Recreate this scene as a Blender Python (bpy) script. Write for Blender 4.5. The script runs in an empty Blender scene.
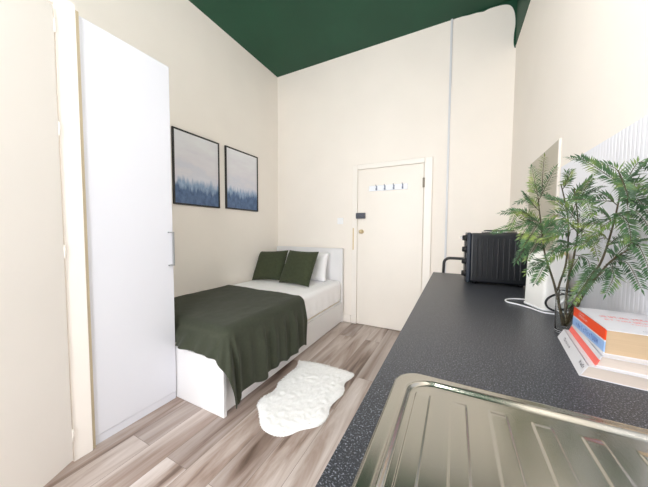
import bpy, bmesh, math, random
from mathutils import Vector, Matrix, noise as mnoise
SC = bpy.context.scene
COL = SC.collection
PI = math.pi
rnd = random.Random(7)

# ------------------------------------------------------------------ materials
def lin(c):
    return tuple((x / 12.92 if x <= 0.04045 else ((x + 0.055) / 1.055) ** 2.4) for x in c)

def mat(name, rgb, rough=0.5, metal=0.0, noise=0.0, nscale=20.0, bump=0.0, bscale=200.0, spec=0.5, sheen=0.0, coat=0.0, stretch=None):
    """rgb is sRGB 0..255. Optional slight noise in value and bump."""
    m = bpy.data.materials.new(name); m.use_nodes = True
    nt = m.node_tree; b = nt.nodes['Principled BSDF']
    c = lin([v / 255 for v in rgb])
    b.inputs['Base Color'].default_value = (*c, 1)
    b.inputs['Roughness'].default_value = rough
    b.inputs['Metallic'].default_value = metal
    b.inputs['Specular IOR Level'].default_value = spec
    b.inputs['Sheen Weight'].default_value = sheen
    b.inputs['Coat Weight'].default_value = coat
    tc = nt.nodes.new('ShaderNodeTexCoord')
    mp = nt.nodes.new('ShaderNodeMapping')
    nt.links.new(tc.outputs['Object'], mp.inputs['Vector'])
    if stretch: mp.inputs['Scale'].default_value = stretch
    if noise > 0:
        n = nt.nodes.new('ShaderNodeTexNoise'); n.inputs['Scale'].default_value = nscale; n.inputs['Detail'].default_value = 4
        nt.links.new(mp.outputs[0], n.inputs['Vector'])
        r = nt.nodes.new('ShaderNodeValToRGB')
        r.color_ramp.elements[0].position = 0.3; r.color_ramp.elements[1].position = 0.7
        r.color_ramp.elements[0].color = (*[v * (1 - noise) for v in c], 1)
        r.color_ramp.elements[1].color = (*[min(1, v * (1 + noise)) for v in c], 1)
        nt.links.new(n.outputs['Fac'], r.inputs['Fac'])
        nt.links.new(r.outputs['Color'], b.inputs['Base Color'])
    if bump > 0:
        n2 = nt.nodes.new('ShaderNodeTexNoise'); n2.inputs['Scale'].default_value = bscale; n2.inputs['Detail'].default_value = 3
        nt.links.new(mp.outputs[0], n2.inputs['Vector'])
        bp = nt.nodes.new('ShaderNodeBump'); bp.inputs['Strength'].default_value = bump; bp.inputs['Distance'].default_value = 0.004
        nt.links.new(n2.outputs['Fac'], bp.inputs['Height']); nt.links.new(bp.outputs[0], b.inputs['Normal'])
    return m

M = {}
M['wall'] = mat('wall_paint', (243, 237, 230), 0.75, noise=0.012, nscale=3, bump=0.08, bscale=60, spec=0.3)
M['ceil'] = mat('green_paint', (25, 72, 51), 0.6, noise=0.12, nscale=1.6, bump=0.06, bscale=60, spec=0.4)
M['gloss'] = mat('cream_gloss_paint', (243, 238, 232), 0.35, noise=0.008, nscale=4)
M['leafpaint'] = mat('cupboard_door_paint', (234, 230, 225), 0.45, noise=0.01, nscale=3)
M['doorpaint'] = mat('door_paint', (240, 234, 226), 0.4, noise=0.01, nscale=4)
M['ward'] = mat('white_laminate', (221, 223, 231), 0.3, noise=0.006, nscale=3)
M['wardin'] = mat('wardrobe_carcass_white', (236, 232, 220), 0.4, noise=0.006, nscale=3)
M['bedwhite'] = mat('bed_white_foil', (231, 231, 233), 0.3, noise=0.006, nscale=3)
M['sheet'] = mat('white_cotton', (249, 249, 252), 0.85, noise=0.012, nscale=25, bump=0.1, bscale=300, sheen=0.2)
M['mattress'] = mat('mattress_ticking', (224, 214, 190), 0.85, noise=0.03, nscale=20)
M['throw'] = mat('dark_green_throw', (59, 63, 51), 0.9, noise=0.08, nscale=60, bump=0.2, bscale=420, sheen=0.08, spec=0.25)
M['cush'] = mat('green_cushion_velvet', (62, 68, 49), 0.9, noise=0.12, nscale=40, bump=0.15, bscale=400, sheen=0.08, spec=0.25)
M['fur'] = mat('white_faux_fur', (246, 246, 246), 0.95, noise=0.02, nscale=60, bump=0.5, bscale=150, sheen=0.3)
M['black'] = mat('black_frame', (24, 24, 26), 0.4, noise=0.1, nscale=30)
M['blackplastic'] = mat('black_plastic', (20, 21, 24), 0.4, noise=0.08, nscale=40)
M['oven'] = mat('black_enamel', (13, 17, 23), 0.3, noise=0.05, nscale=20)
M['ovenfront'] = mat('dark_blue_black_enamel', (24, 34, 48), 0.35, noise=0.05, nscale=20)
M['hot'] = mat('hotplate_iron', (48, 48, 50), 0.55, noise=0.08, nscale=50)
M['chrome'] = mat('chrome', (215, 215, 218), 0.2, metal=1.0, noise=0.02, nscale=50)
M['steelhandle'] = mat('satin_steel', (176, 178, 182), 0.38, metal=0.85, noise=0.02, nscale=50)
M['brass'] = mat('worn_brass', (222, 202, 162), 0.4, metal=0.5, noise=0.05, nscale=60)
M['bronze'] = mat('dark_hinge_metal', (150, 142, 130), 0.45, metal=0.4, noise=0.05, nscale=60)
M['lockgrey'] = mat('dark_grey_metal', (70, 74, 86), 0.45, noise=0.05, nscale=60)
M['white'] = mat('white_plastic', (242, 243, 246), 0.4, noise=0.006, nscale=10)
M['conduit'] = mat('grey_white_plastic', (212, 214, 220), 0.45, noise=0.01, nscale=10)
M['rackwhite'] = mat('rack_white', (238, 242, 250), 0.35, noise=0.006, nscale=10)
M['hook'] = mat('hook_metal', (150, 155, 172), 0.35, metal=0.5, noise=0.02, nscale=30)
M['splash'] = mat('grey_beige_board', (188, 181, 166), 0.5, noise=0.03, nscale=3)
M['splashedge'] = mat('board_edge_white', (222, 216, 208), 0.5, noise=0.01, nscale=3)
M['rib'] = mat('white_ribbed_panel', (229, 230, 238), 0.35, noise=0.008, nscale=6)
M['timber'] = mat('pale_wood', (206, 184, 146), 0.5, noise=0.08, nscale=10, stretch=(3, 3, 0.4))
M['applwhite'] = mat('appliance_white', (244, 243, 240), 0.3, noise=0.006, nscale=8)
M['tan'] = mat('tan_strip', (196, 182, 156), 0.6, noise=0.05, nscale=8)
M['stem'] = mat('dark_stem', (66, 58, 36), 0.6, noise=0.2, nscale=60)
M['cab'] = mat('cabinet_white', (238, 238, 236), 0.35, noise=0.008, nscale=4)
M['dark'] = mat('dark_interior', (60, 56, 50), 0.8, noise=0.05, nscale=10)
M['paper'] = mat('book_pages_tan', (188, 164, 134), 0.9, noise=0.05, nscale=8, stretch=(1, 1, 80))
M['papercream'] = mat('book_pages_cream', (200, 188, 178), 0.9, noise=0.05, nscale=8, stretch=(1, 1, 80))
M['cover'] = mat('white_book_cover', (218, 217, 222), 0.35, noise=0.006, nscale=20)
M['orange'] = mat('orange_cover', (236, 74, 22), 0.4, noise=0.02, nscale=20)
M['blue'] = mat('light_blue_cover', (150, 184, 232), 0.4, noise=0.02, nscale=20)
M['red'] = mat('coral_red_print', (240, 106, 96), 0.45, noise=0.02, nscale=20)
M['ink'] = mat('dark_ink', (96, 90, 104), 0.6, noise=0.02, nscale=20)
M['inkblue'] = mat('blue_ink', (104, 132, 190), 0.6, noise=0.02, nscale=20)

def floor_material():
    m = bpy.data.materials.new('grey_brown_laminate'); m.use_nodes = True
    nt = m.node_tree; N = nt.nodes; L = nt.links; b = N['Principled BSDF']
    tc = N.new('ShaderNodeTexCoord')
    rot = N.new('ShaderNodeMapping'); rot.inputs['Rotation'].default_value = (0, 0, PI / 2); rot.inputs['Location'].default_value = (0.37, 0.065, 0)
    L.new(tc.outputs['Object'], rot.inputs['Vector'])
    br = N.new('ShaderNodeTexBrick'); br.offset = 0.37; br.offset_frequency = 2
    br.inputs['Scale'].default_value = 1; br.inputs['Brick Width'].default_value = 1.22; br.inputs['Row Height'].default_value = 0.165
    br.inputs['Mortar Size'].default_value = 0.0012; br.inputs['Mortar Smooth'].default_value = 0.1
    br.inputs['Color1'].default_value = (0, 0, 0, 1); br.inputs['Color2'].default_value = (1, 1, 1, 1); br.inputs['Mortar'].default_value = (0.5, 0.5, 0.5, 1)
    br.inputs['Bias'].default_value = 0
    L.new(rot.outputs[0], br.inputs['Vector'])
    # grain: noise stretched along the plank, shifted per plank
    st = N.new('ShaderNodeMapping'); st.inputs['Scale'].default_value = (8.5, 0.8, 1)
    L.new(tc.outputs['Object'], st.inputs['Vector'])
    off = N.new('ShaderNodeVectorMath'); off.operation = 'MULTIPLY_ADD'
    off.inputs[1].default_value = (9, 31, 17)
    L.new(br.outputs['Color'], off.inputs[0]); L.new(st.outputs[0], off.inputs[2])
    n1 = N.new('ShaderNodeTexNoise'); n1.inputs['Scale'].default_value = 1.0; n1.inputs['Detail'].default_value = 6; n1.inputs['Roughness'].default_value = 0.6; n1.inputs['Distortion'].default_value = 0.6
    L.new(off.outputs[0], n1.inputs['Vector'])
    r1 = N.new('ShaderNodeValToRGB'); e = r1.color_ramp.elements
    e[0].position = 0.33; e[0].color = (*lin((112/255, 94/255, 84/255)), 1)
    e[1].position = 0.68; e[1].color = (*lin((216/255, 207/255, 203/255)), 1)
    k = e.new(0.42); k.color = (*lin((160/255, 142/255, 132/255)), 1)
    k = e.new(0.54); k.color = (*lin((192/255, 180/255, 174/255)), 1)
    L.new(n1.outputs['Fac'], r1.inputs['Fac'])
    # whole plank tint
    r2 = N.new('ShaderNodeValToRGB'); f = r2.color_ramp.elements
    f[0].position = 0; f[0].color = (0.62, 0.58, 0.56, 1); f[1].position = 1; f[1].color = (1.0, 1.0, 1.0, 1)
    k = f.new(0.5); k.color = (0.92, 0.89, 0.87, 1)
    L.new(br.outputs['Color'], r2.inputs['Fac'])
    mx = N.new('ShaderNodeMix'); mx.data_type = 'RGBA'; mx.blend_type = 'MULTIPLY'; mx.inputs[0].default_value = 1
    L.new(r1.outputs[0], mx.inputs[6]); L.new(r2.outputs[0], mx.inputs[7])
    mo = N.new('ShaderNodeMix'); mo.data_type = 'RGBA'
    L.new(br.outputs['Fac'], mo.inputs[0]); L.new(mx.outputs[2], mo.inputs[6]); mo.inputs[7].default_value = (0.2, 0.16, 0.14, 1)
    L.new(mo.outputs[2], b.inputs['Base Color'])
    b.inputs['Roughness'].default_value = 0.42
    bp = N.new('ShaderNodeBump'); bp.inputs['Strength'].default_value = 0.15; bp.inputs['Distance'].default_value = 0.002
    L.new(n1.outputs['Fac'], bp.inputs['Height']); L.new(bp.outputs[0], b.inputs['Normal'])
    return m
M['floor'] = floor_material()

def worktop_material():
    m = bpy.data.materials.new('speckled_black_laminate'); m.use_nodes = True
    nt = m.node_tree; N = nt.nodes; L = nt.links; b = N['Principled BSDF']
    tc = N.new('ShaderNodeTexCoord')
    n = N.new('ShaderNodeTexNoise'); n.inputs['Scale'].default_value = 320; n.inputs['Detail'].default_value = 1.8; n.inputs['Roughness'].default_value = 0.7
    L.new(tc.outputs['Object'], n.inputs['Vector'])
    r = N.new('ShaderNodeValToRGB'); e = r.color_ramp.elements
    e[0].position = 0.42; e[0].color = (*lin((20/255, 22/255, 28/255)), 1)
    e[1].position = 0.70; e[1].color = (*lin((160/255, 165/255, 176/255)), 1)
    k = e.new(0.56); k.color = (*lin((42/255, 45/255, 54/255)), 1)
    L.new(n.outputs['Fac'], r.inputs['Fac']); L.new(r.outputs[0], b.inputs['Base Color'])
    b.inputs['Roughness'].default_value = 0.40
    b.inputs['Specular IOR Level'].default_value = 0.75
    return m
M['worktop'] = worktop_material()

def steel_material():
    m = mat('brushed_stainless', (188, 185, 176), 0.22, metal=1.0)
    nt = m.node_tree; N = nt.nodes; L = nt.links; b = N['Principled BSDF']
    tc = N.new('ShaderNodeTexCoord'); mp = N.new('ShaderNodeMapping'); mp.inputs['Scale'].default_value = (140, 5, 5)
    L.new(tc.outputs['Object'], mp.inputs['Vector'])
    n = N.new('ShaderNodeTexNoise'); n.inputs['Scale'].default_value = 1; n.inputs['Detail'].default_value = 3
    L.new(mp.outputs[0], n.inputs['Vector'])
    mr = N.new('ShaderNodeMapRange'); mr.inputs['To Min'].default_value = 0.16; mr.inputs['To Max'].default_value = 0.21
    L.new(n.outputs['Fac'], mr.inputs['Value']); L.new(mr.outputs[0], b.inputs['Roughness'])
    return m
M['steel'] = steel_material()

def glass_material():
    m = bpy.data.materials.new('clear_glass'); m.use_nodes = True
    nt = m.node_tree; b = nt.nodes['Principled BSDF']
    b.inputs['Base Color'].default_value = (0.99, 1.0, 0.99, 1)
    b.inputs['Transmission Weight'].default_value = 1; b.inputs['Roughness'].default_value = 0.02; b.inputs['IOR'].default_value = 1.3
    return m
M['glass'] = glass_material()

def leaf_material():
    m = bpy.data.materials.new('fern_green'); m.use_nodes = True
    nt = m.node_tree; N = nt.nodes; L = nt.links; b = N['Principled BSDF']
    tc = N.new('ShaderNodeTexCoord')
    n = N.new('ShaderNodeTexNoise'); n.inputs['Scale'].default_value = 14; n.inputs['Detail'].default_value = 4
    L.new(tc.outputs['Object'], n.inputs['Vector'])
    r = N.new('ShaderNodeValToRGB'); e = r.color_ramp.elements
    e[0].position = 0.33; e[0].color = (*lin((34/255, 62/255, 38/255)), 1)
    e[1].position = 0.74; e[1].color = (*lin((150/255, 162/255, 76/255)), 1)
    k = e.new(0.5); k.color = (*lin((60/255, 94/255, 56/255)), 1)
    L.new(n.outputs['Fac'], r.inputs['Fac']); L.new(r.outputs[0], b.inputs['Base Color'])
    b.inputs['Roughness'].default_value = 0.5
    b.inputs['Subsurface Weight'].default_value = 0.0
    return m
M['leaf'] = leaf_material()

def picture_material(name, seed):
    """misty forest print: pale grey-lilac sky, fog, dark blue tree line (object x = along, z = up, size ~0.5 x 0.71)"""
    m = bpy.data.materials.new(name); m.use_nodes = True
    nt = m.node_tree; N = nt.nodes; L = nt.links; b = N['Principled BSDF']
    tc = N.new('ShaderNodeTexCoord'); sp = N.new('ShaderNodeSeparateXYZ'); L.new(tc.outputs['Object'], sp.inputs[0])
    def math_(op, a, c=None):
        x = N.new('ShaderNodeMath'); x.operation = op
        for i, v in enumerate((a, c)):
            if v is None: continue
            if isinstance(v, (int, float)): x.inputs[i].default_value = v
            else: L.new(v, x.inputs[i])
        return x.outputs[0]
    def ramp(fac, stops):
        r = N.new('ShaderNodeValToRGB'); e = r.color_ramp.elements
        e[0].position, e[1].position = stops[0][0], stops[-1][0]
        e[0].color = (*lin([v / 255 for v in stops[0][1]]), 1); e[1].color = (*lin([v / 255 for v in stops[-1][1]]), 1)
        for p, c in stops[1:-1]:
            k = e.new(p); k.color = (*lin([v / 255 for v in c]), 1)
        L.new(fac, r.inputs['Fac']); return r.outputs[0]
    def noise1(sx, sz, off, detail=4):
        mp = N.new('ShaderNodeMapping'); mp.inputs['Scale'].default_value = (sx, 1, sz); mp.inputs['Location'].default_value = (off + seed * 3.7, seed, off)
        L.new(tc.outputs['Object'], mp.inputs['Vector'])
        n = N.new('ShaderNodeTexNoise'); n.inputs['Scale'].default_value = 1; n.inputs['Detail'].default_value = detail; n.inputs['Roughness'].default_value = 0.65
        L.new(mp.outputs[0], n.inputs['Vector']); return n.outputs['Fac']
    z = sp.outputs['Z']                                   # -0.36 .. 0.36
    sky = ramp(math_('ADD', math_('MULTIPLY', z, 1.2), math_('MULTIPLY', noise1(3, 9, 2), 0.9)),
               [(0.05, (226, 228, 238)), (0.38, (214, 216, 228)), (0.52, (224, 222, 230)), (0.9, (232, 234, 238))])
    treetop = math_('ADD', math_('MULTIPLY', noise1(24, 3, 5, 7), 0.26), -0.225)
    treetop2 = math_('ADD', math_('MULTIPLY', noise1(20, 3, 11, 7), 0.32), -0.325)
    far = math_('MULTIPLY', math_('SUBTRACT', treetop, z), 16); near = math_('MULTIPLY', math_('SUBTRACT', treetop2, z), 20)
    cl1 = N.new('ShaderNodeClamp'); L.new(far, cl1.inputs[0]); cl2 = N.new('ShaderNodeClamp'); L.new(near, cl2.inputs[0])
    farcol = ramp(noise1(22, 14, 1), [(0.3, (120, 146, 182)), (0.7, (160, 182, 210))])
    nearcol = ramp(noise1(24, 14, 7), [(0.3, (58, 84, 122)), (0.7, (96, 124, 164))])
    m1 = N.new('ShaderNodeMix'); m1.data_type = 'RGBA'; L.new(cl1.outputs[0], m1.inputs[0]); L.new(sky, m1.inputs[6]); L.new(farcol, m1.inputs[7])
    m2 = N.new('ShaderNodeMix'); m2.data_type = 'RGBA'; L.new(cl2.outputs[0], m2.inputs[0]); L.new(m1.outputs[2], m2.inputs[6]); L.new(nearcol, m2.inputs[7])
    L.new(m2.outputs[2], b.inputs['Base Color'])
    b.inputs['Roughness'].default_value = 0.6; b.inputs['Coat Weight'].default_value = 0.3; b.inputs['Coat Roughness'].default_value = 0.15
    return m

# ------------------------------------------------------------------ mesh helpers
def box(bm, x0, x1, y0, y1, z0, z1, bev=0.0, seg=2, mi=0, tf=None):
    vs = [bm.verts.new((x, y, z)) for x in (x0, x1) for y in (y0, y1) for z in (z0, z1)]
    q = [(0, 1, 3, 2), (4, 6, 7, 5), (0, 4, 5, 1), (2, 3, 7, 6), (0, 2, 6, 4), (1, 5, 7, 3)]
    fs = [bm.faces.new([vs[i] for i in f]) for f in q]
    for f in fs: f.material_index = mi
    if bev > 0:
        es = list({e for f in fs for e in f.edges})
        r = bmesh.ops.bevel(bm, geom=es, offset=bev, segments=seg, profile=0.5, affect='EDGES')
        for f in r['faces']: f.material_index = mi
        vs = list({v for f in r['faces'] for v in f.verts} | {v for v in vs if v.is_valid})
    if tf is not None:
        for v in vs:
            if v.is_valid: v.co = tf @ v.co
    return bm

def frames(pts):
    T = []
    for i in range(len(pts)):
        a = pts[max(0, i - 1)]; c = pts[min(len(pts) - 1, i + 1)]
        T.append((c - a).normalized())
    n = T[0].orthogonal().normalized(); out = []
    for t in T:
        n = (n - t * n.dot(t)).normalized(); out.append((n, t.cross(n)))
    return out

def tube(bm, pts, r, seg=10, closed=False, mi=0):
    pts = [Vector(p) for p in pts]
    rr = r if isinstance(r, (list, tuple)) else [r] * len(pts)
    fr = frames(pts); rings = []
    for p, (n, b), q in zip(pts, fr, rr):
        rings.append([bm.verts.new(p + (n * math.cos(2 * PI * k / seg) + b * math.sin(2 * PI * k / seg)) * q) for k in range(seg)])
    for i in range(len(rings) - 1):
        for k in range(seg):
            f = bm.faces.new((rings[i][k], rings[i][(k + 1) % seg], rings[i + 1][(k + 1) % seg], rings[i + 1][k])); f.smooth = True; f.material_index = mi
    bm.faces.new(rings[0][::-1]).material_index = mi; bm.faces.new(rings[-1]).material_index = mi
    return bm

def smooth_path(ctrl, n=8):
    P = [Vector(c) for c in ctrl]; out = []
    for i in range(len(P) - 1):
        p0, p1, p2, p3 = P[max(0, i - 1)], P[i], P[i + 1], P[min(len(P) - 1, i + 2)]
        for k in range(n):
            t = k / n
            out.append(0.5 * ((2 * p1) + (p2 - p0) * t + (2 * p0 - 5 * p1 + 4 * p2 - p3) * t * t + (3 * p1 - p0 - 3 * p2 + p3) * t ** 3))
    out.append(P[-1]); return out

def lathe(bm, prof, cx, cy, seg=40, axis='z', mi=0, close=False):
    """prof = [(r, z)...]; axis x: profile runs along x about (cx=y, cy=z)"""
    rings = []
    for r, z in prof:
        ring = []
        for k in range(seg):
            a = 2 * PI * k / seg; u, w = r * math.cos(a), r * math.sin(a)
            ring.append(bm.verts.new((cx + u, cy + w, z) if axis == 'z' else (z, cx + u, cy + w)))
        rings.append(ring)
    n = len(rings)
    for i in range(n if close else n - 1):
        for k in range(seg):
            f = bm.faces.new((rings[i][k], rings[i][(k + 1) % seg], rings[(i + 1) % n][(k + 1) % seg], rings[(i + 1) % n][k])); f.smooth = True; f.material_index = mi
    if not close:
        bm.faces.new(rings[0][::-1]).material_index = mi; bm.faces.new(rings[-1]).material_index = mi
    return bm

def grid(bm, fn, nu, nv, mi=0):
    V = [[bm.verts.new(fn(i / nu, j / nv)) for j in range(nv + 1)] for i in range(nu + 1)]
    for i in range(nu):
        for j in range(nv):
            f = bm.faces.new((V[i][j], V[i + 1][j], V[i + 1][j + 1], V[i][j + 1])); f.smooth = True; f.material_index = mi
    return V

def obj(name, bm, mats, parent=None, origin=None, recalc=True, shade=None):
    if recalc: bmesh.ops.recalc_face_normals(bm, faces=bm.faces)
    me = bpy.data.meshes.new(name)
    o_ = Vector(origin) if origin is not None else None
    if o_ is not None:
        for v in bm.verts: v.co -= o_
    bm.to_mesh(me); bm.free()
    for m in (mats if isinstance(mats, (list, tuple)) else [mats]):
        me.materials.append(M[m] if isinstance(m, str) else m)
    o = bpy.data.objects.new(name, me); COL.objects.link(o)
    if o_ is not None: o.location = o_
    if parent is not None:
        o.parent = parent
        pw = parent_world(parent)
        o.matrix_parent_inverse = pw.inverted()
    return o

def parent_world(p):
    m = p.matrix_basis.copy()
    if p.parent: m = parent_world(p.parent) @ p.matrix_parent_inverse @ m
    return m

def thing(name, label, cat, loc, group=None):
    o = bpy.data.objects.new(name, None); COL.objects.link(o); o.location = loc; o.empty_display_size = 0.05
    return tag(o, label, cat, group)
def tag(o, label, cat, group=None):
    o['label'] = label; o['category'] = cat
    if group: o['group'] = group
    return o
def struct(name, bm, m, parent=None, origin=None):
    o = obj(name, bm, m, parent, origin); o['kind'] = 'structure'; return o
def B(*a, **k): return box(bmesh.new(), *a, **k)

# ------------------------------------------------------------------ room
XL, XR, YB, YN, H = -2.474, 0.493, 3.266, -1.0, 3.578
T = 0.12
struct('floor', B(XL - T, XR + T, YN - T, YB + T, -0.1, 0), 'floor')
struct('ceiling', B(XL - T, XR + T, YN - T, YB + T, H, H + 0.1), 'ceil')
struct('wall_left', B(XL - T, XL, YN - T, YB + T, 0, H), 'wall')
struct('wall_right', B(XR, XR + T, YN - T, YB + T, 0, H), 'wall')
struct('wall_back', B(XL, XR, YB, YB + T, 0, H), 'wall')
# wall behind the viewer, with the big window opening
WX0, WX1, WZ0, WZ1 = -1.75, -0.17, 0.25, 3.0
bm = bmesh.new()
box(bm, XL, WX0, YN - T, YN, 0, H); box(bm, WX1, XR, YN - T, YN, 0, H)
box(bm, WX0, WX1, YN - T, YN, 0, WZ0); box(bm, WX0, WX1, YN - T, YN, WZ1, H)
struct('wall_front', bm, 'wall')
bm = bmesh.new()
for x0, x1 in ((WX0, WX0 + 0.06), (WX1 - 0.06, WX1), (-0.99, -0.93)): box(bm, x0, x1, YN - 0.09, YN - 0.03, WZ0, WZ1, 0.004)
for z0, z1 in ((WZ0, WZ0 + 0.06), (WZ1 - 0.06, WZ1), (1.9, 1.95)): box(bm, WX0 + 0.06, WX1 - 0.06, YN - 0.085, YN - 0.035, z0, z1, 0.004)
wf = struct('window_1', bm, 'gloss')

# green paint carried down the right wall as a band, and its wavy cut-in on the back wall
bm = bmesh.new()
ZB = 3.13
box(bm, XR - 0.006, XR, YN, YB, ZB, H)
struct('trim_green_band', bm, 'ceil')
outline = [(0.487, H), (0.487, 3.10), (0.478, 3.11), (0.470, 3.16), (0.471, 3.24), (0.479, 3.33), (0.475, 3.41), (0.462, 3.475), (0.437, 3.525), (0.400, 3.551), (0.35, 3.563), (0.29, 3.567), (0.24, 3.565), (0.20, 3.556), (0.14, 3.566), (0.06, 3.57), (0.0, H)]
bm = bmesh.new()
pts = smooth_path([(x, 0, z) for x, z in outline[1:]], 6)
rows_ = []
for i, p in enumerate(pts):
    t_ = i / (len(pts) - 1)
    # matching point on the corner line (up the right wall, then along the ceiling)
    q = (0.4885, min(H, 3.10 + (H - 3.10) * t_ / 0.5)) if t_ < 0.5 else (0.4885 * (1 - (t_ - 0.5) / 0.5), H)
    rows_.append([bm.verts.new((p.x, YB, p.z)), bm.verts.new((p.x, YB - 0.003, p.z)), bm.verts.new((q[0], YB - 0.003, q[1]))])
for r0_, r1_ in zip(rows_, rows_[1:]):
    for k in range(2): bm.faces.new((r0_[k], r1_[k], r1_[k + 1], r0_[k + 1]))
struct('trim_green_cut_in', bm, 'ceil')

# baseboards on the back wall
bm = B(XL, -1.245, YB - 0.018, YB, 0, 0.10, 0.004); struct('baseboard_back', bm, 'gloss')
bm = B(-0.24, XR, YB - 0.018, YB, 0, 0.10, 0.004); struct('baseboard_right', bm, 'gloss')
bm = B(XL, XL + 0.018, 1.17, YB - 0.02, 0, 0.10, 0.004); struct('baseboard_left', bm, 'gloss')

# ------------------------------------------------------------------ entrance door
DX0, DX1, DZ = -1.158, -0.348, 2.045
bm = bmesh.new()
box(bm, DX0 - 0.075, DX0 - 0.004, YB - 0.03, YB, 0, DZ + 0.068, 0.006)
box(bm, DX1 + 0.006, DX1 + 0.095, YB - 0.03, YB, 0, DZ + 0.068, 0.006)
box(bm, DX0 - 0.004, DX1 + 0.006, YB - 0.03, YB, DZ + 0.005, DZ + 0.068, 0.006)
struct('trim_door', bm, 'gloss')
d = struct('door_1', B(DX0, DX1, YB - 0.022, YB - 0.001, 0.008, DZ, 0.003), 'doorpaint')
bm = bmesh.new()   # small knob handle on a rose
lathe(bm, [(0.026, 0), (0.026, 0.006), (0.012, 0.01), (0.010, 0.03), (0.022, 0.038), (0.026, 0.05), (0.018, 0.06), (0.002, 0.062)], 0, 0, 24)
for v in bm.verts: v.co = Vector((v.co.x - 1.098, YB - 0.022 - v.co.z, v.co.y + 1.243))
k = obj('door_knob', bm, 'brass', d); k['label'] = 'brass knob'
k = obj('strike_plate', B(-1.222, -1.206, YB - 0.034, YB - 0.0295, 1.0, 1.29, 0.001), 'brass', d); k['label'] = 'tall narrow brass strike plate'
bm = bmesh.new()
box(bm, -1.172, -1.048, YB - 0.062, YB - 0.022, 1.412, 1.486, 0.006)
box(bm, -1.162, -1.09, YB - 0.066, YB - 0.062, 1.444, 1.454, 0.001)
k = obj('latch_case', bm, 'lockgrey', d); k['label'] = 'dark grey latch box'
for z0 in (1.765, 0.25):
    bm = bmesh.new()
    tube(bm, [(DX1 + 0.002, YB - 0.034, z0), (DX1 + 0.002, YB - 0.034, z0 + 0.11)], 0.008, 10)
    box(bm, DX1 - 0.012, DX1 + 0.014, YB - 0.034, YB - 0.022, z0, z0 + 0.11)
    obj('hinge', bm, 'bronze', d)

# hook rack on the door
rk = thing('hook_rack', 'white rack with four metal hooks fixed high on the cream door', 'hook rack', (-0.765, YB - 0.03, 1.79))
obj('board', B(-1.003, -0.527, YB - 0.038, YB - 0.022, 1.758, 1.826, 0.004), 'rackwhite', rk)
for x in (-0.905, -0.80, -0.69, -0.585):
    bm = bmesh.new()
    box(bm, x - 0.009, x + 0.009, YB - 0.043, YB - 0.038, 1.765, 1.818, 0.002)
    tube(bm, smooth_path([(x, YB - 0.042, 1.805), (x, YB - 0.065, 1.815), (x, YB - 0.075, 1.83)], 4), 0.005, 8)
    tube(bm, smooth_path([(x, YB - 0.042, 1.785), (x, YB - 0.058, 1.768), (x, YB - 0.072, 1.772), (x, YB - 0.075, 1.785)], 4), 0.005, 8)
    obj('hook', bm, 'hook', rk)

sw = thing('light_switch', 'small white light switch on the back wall between bed and door', 'switch', (-1.413, YB, 1.386))
obj('plate', B(-1.456, -1.370, YB - 0.010, YB, 1.343, 1.429, 0.003), 'white', sw)
obj('rocker', B(-1.423, -1.403, YB - 0.015, YB - 0.010, 1.371, 1.401, 0.002), 'white', sw)

cd = obj('conduit', B(-0.108, -0.086, YB - 0.018, YB, 0.10, H, 0.003), 'conduit')
tag(cd, 'thin grey-white cable conduit running up the back wall right of the door', 'conduit')

# ------------------------------------------------------------------ tall cupboard at the left edge, door ajar
CX = -1.795
cb = thing('cupboard', 'tall cream built-in cupboard at left edge with its flat door ajar', 'cupboard', (-2.13, 0.27, 0))
bm = bmesh.new()
box(bm, XL + 0.002, CX - 0.02, 0.635, 0.655, 0, 2.42); box(bm, XL + 0.002, CX - 0.02, -0.20, -0.18, 0, 2.42)
box(bm, XL + 0.002, CX - 0.02, -0.18, 0.635, 2.40, 2.42); box(bm, XL + 0.002, XL + 0.012, -0.18, 0.635, 0, 2.40)
obj('carcass', bm, 'gloss', cb)
bm = bmesh.new()
box(bm, CX - 0.02, CX, 0.572, 0.655, 0, 2.42, 0.003); box(bm, CX - 0.02, CX, -0.20, -0.115, 0, 2.42, 0.003)
box(bm, CX - 0.02, CX, -0.115, 0.572, 2.365, 2.42, 0.003)
obj('face_frame', bm, 'gloss', cb)
obj('gap_strip', B(CX - 0.05, CX - 0.012, 0.6555, 0.671, 0, 2.40), 'tan', cb)['label'] = 'thin tan strip beside the wardrobe'  # thin tan strip standing in the gap between cupboard and wardrobe
hinge = Vector((CX + 0.012, 0.568, 0)); ang = math.radians(26)
dirv = Vector((math.sin(ang), -math.cos(ang), 0)); nv = Vector((math.cos(ang), math.sin(ang), 0))
def leafpt(u, w, z): return hinge + dirv * u + nv * w + Vector((0, 0, z))
tf = Matrix(((dirv.x, nv.x, 0, hinge.x), (dirv.y, nv.y, 0, hinge.y), (0, 0, 1, 0), (0, 0, 0, 1)))
dl = obj('door', B(0.002, 0.67, -0.026, 0, 0.022, 2.345, 0.004, tf=tf), 'leafpaint', cb)
for z0 in (0.12, 1.10, 1.72, 2.22):
    bm = bmesh.new(); tube(bm, [leafpt(0.0, 0.0, z0), leafpt(0.0, 0.0, z0 + 0.07)], 0.0045, 10)
    obj('hinge', bm, 'gloss', dl)
obj('knob', lathe(bmesh.new(), [(0.006, 0), (0.006, 0.02), (0.016, 0.028), (0.014, 0.036), (0.002, 0.038)], 0, 0, 20), 'steelhandle', dl).matrix_local = Matrix.Translation(leafpt(0.60, 0.0, 1.1)) @ nv.to_track_quat('Z', 'Y').to_matrix().to_4x4()

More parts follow.
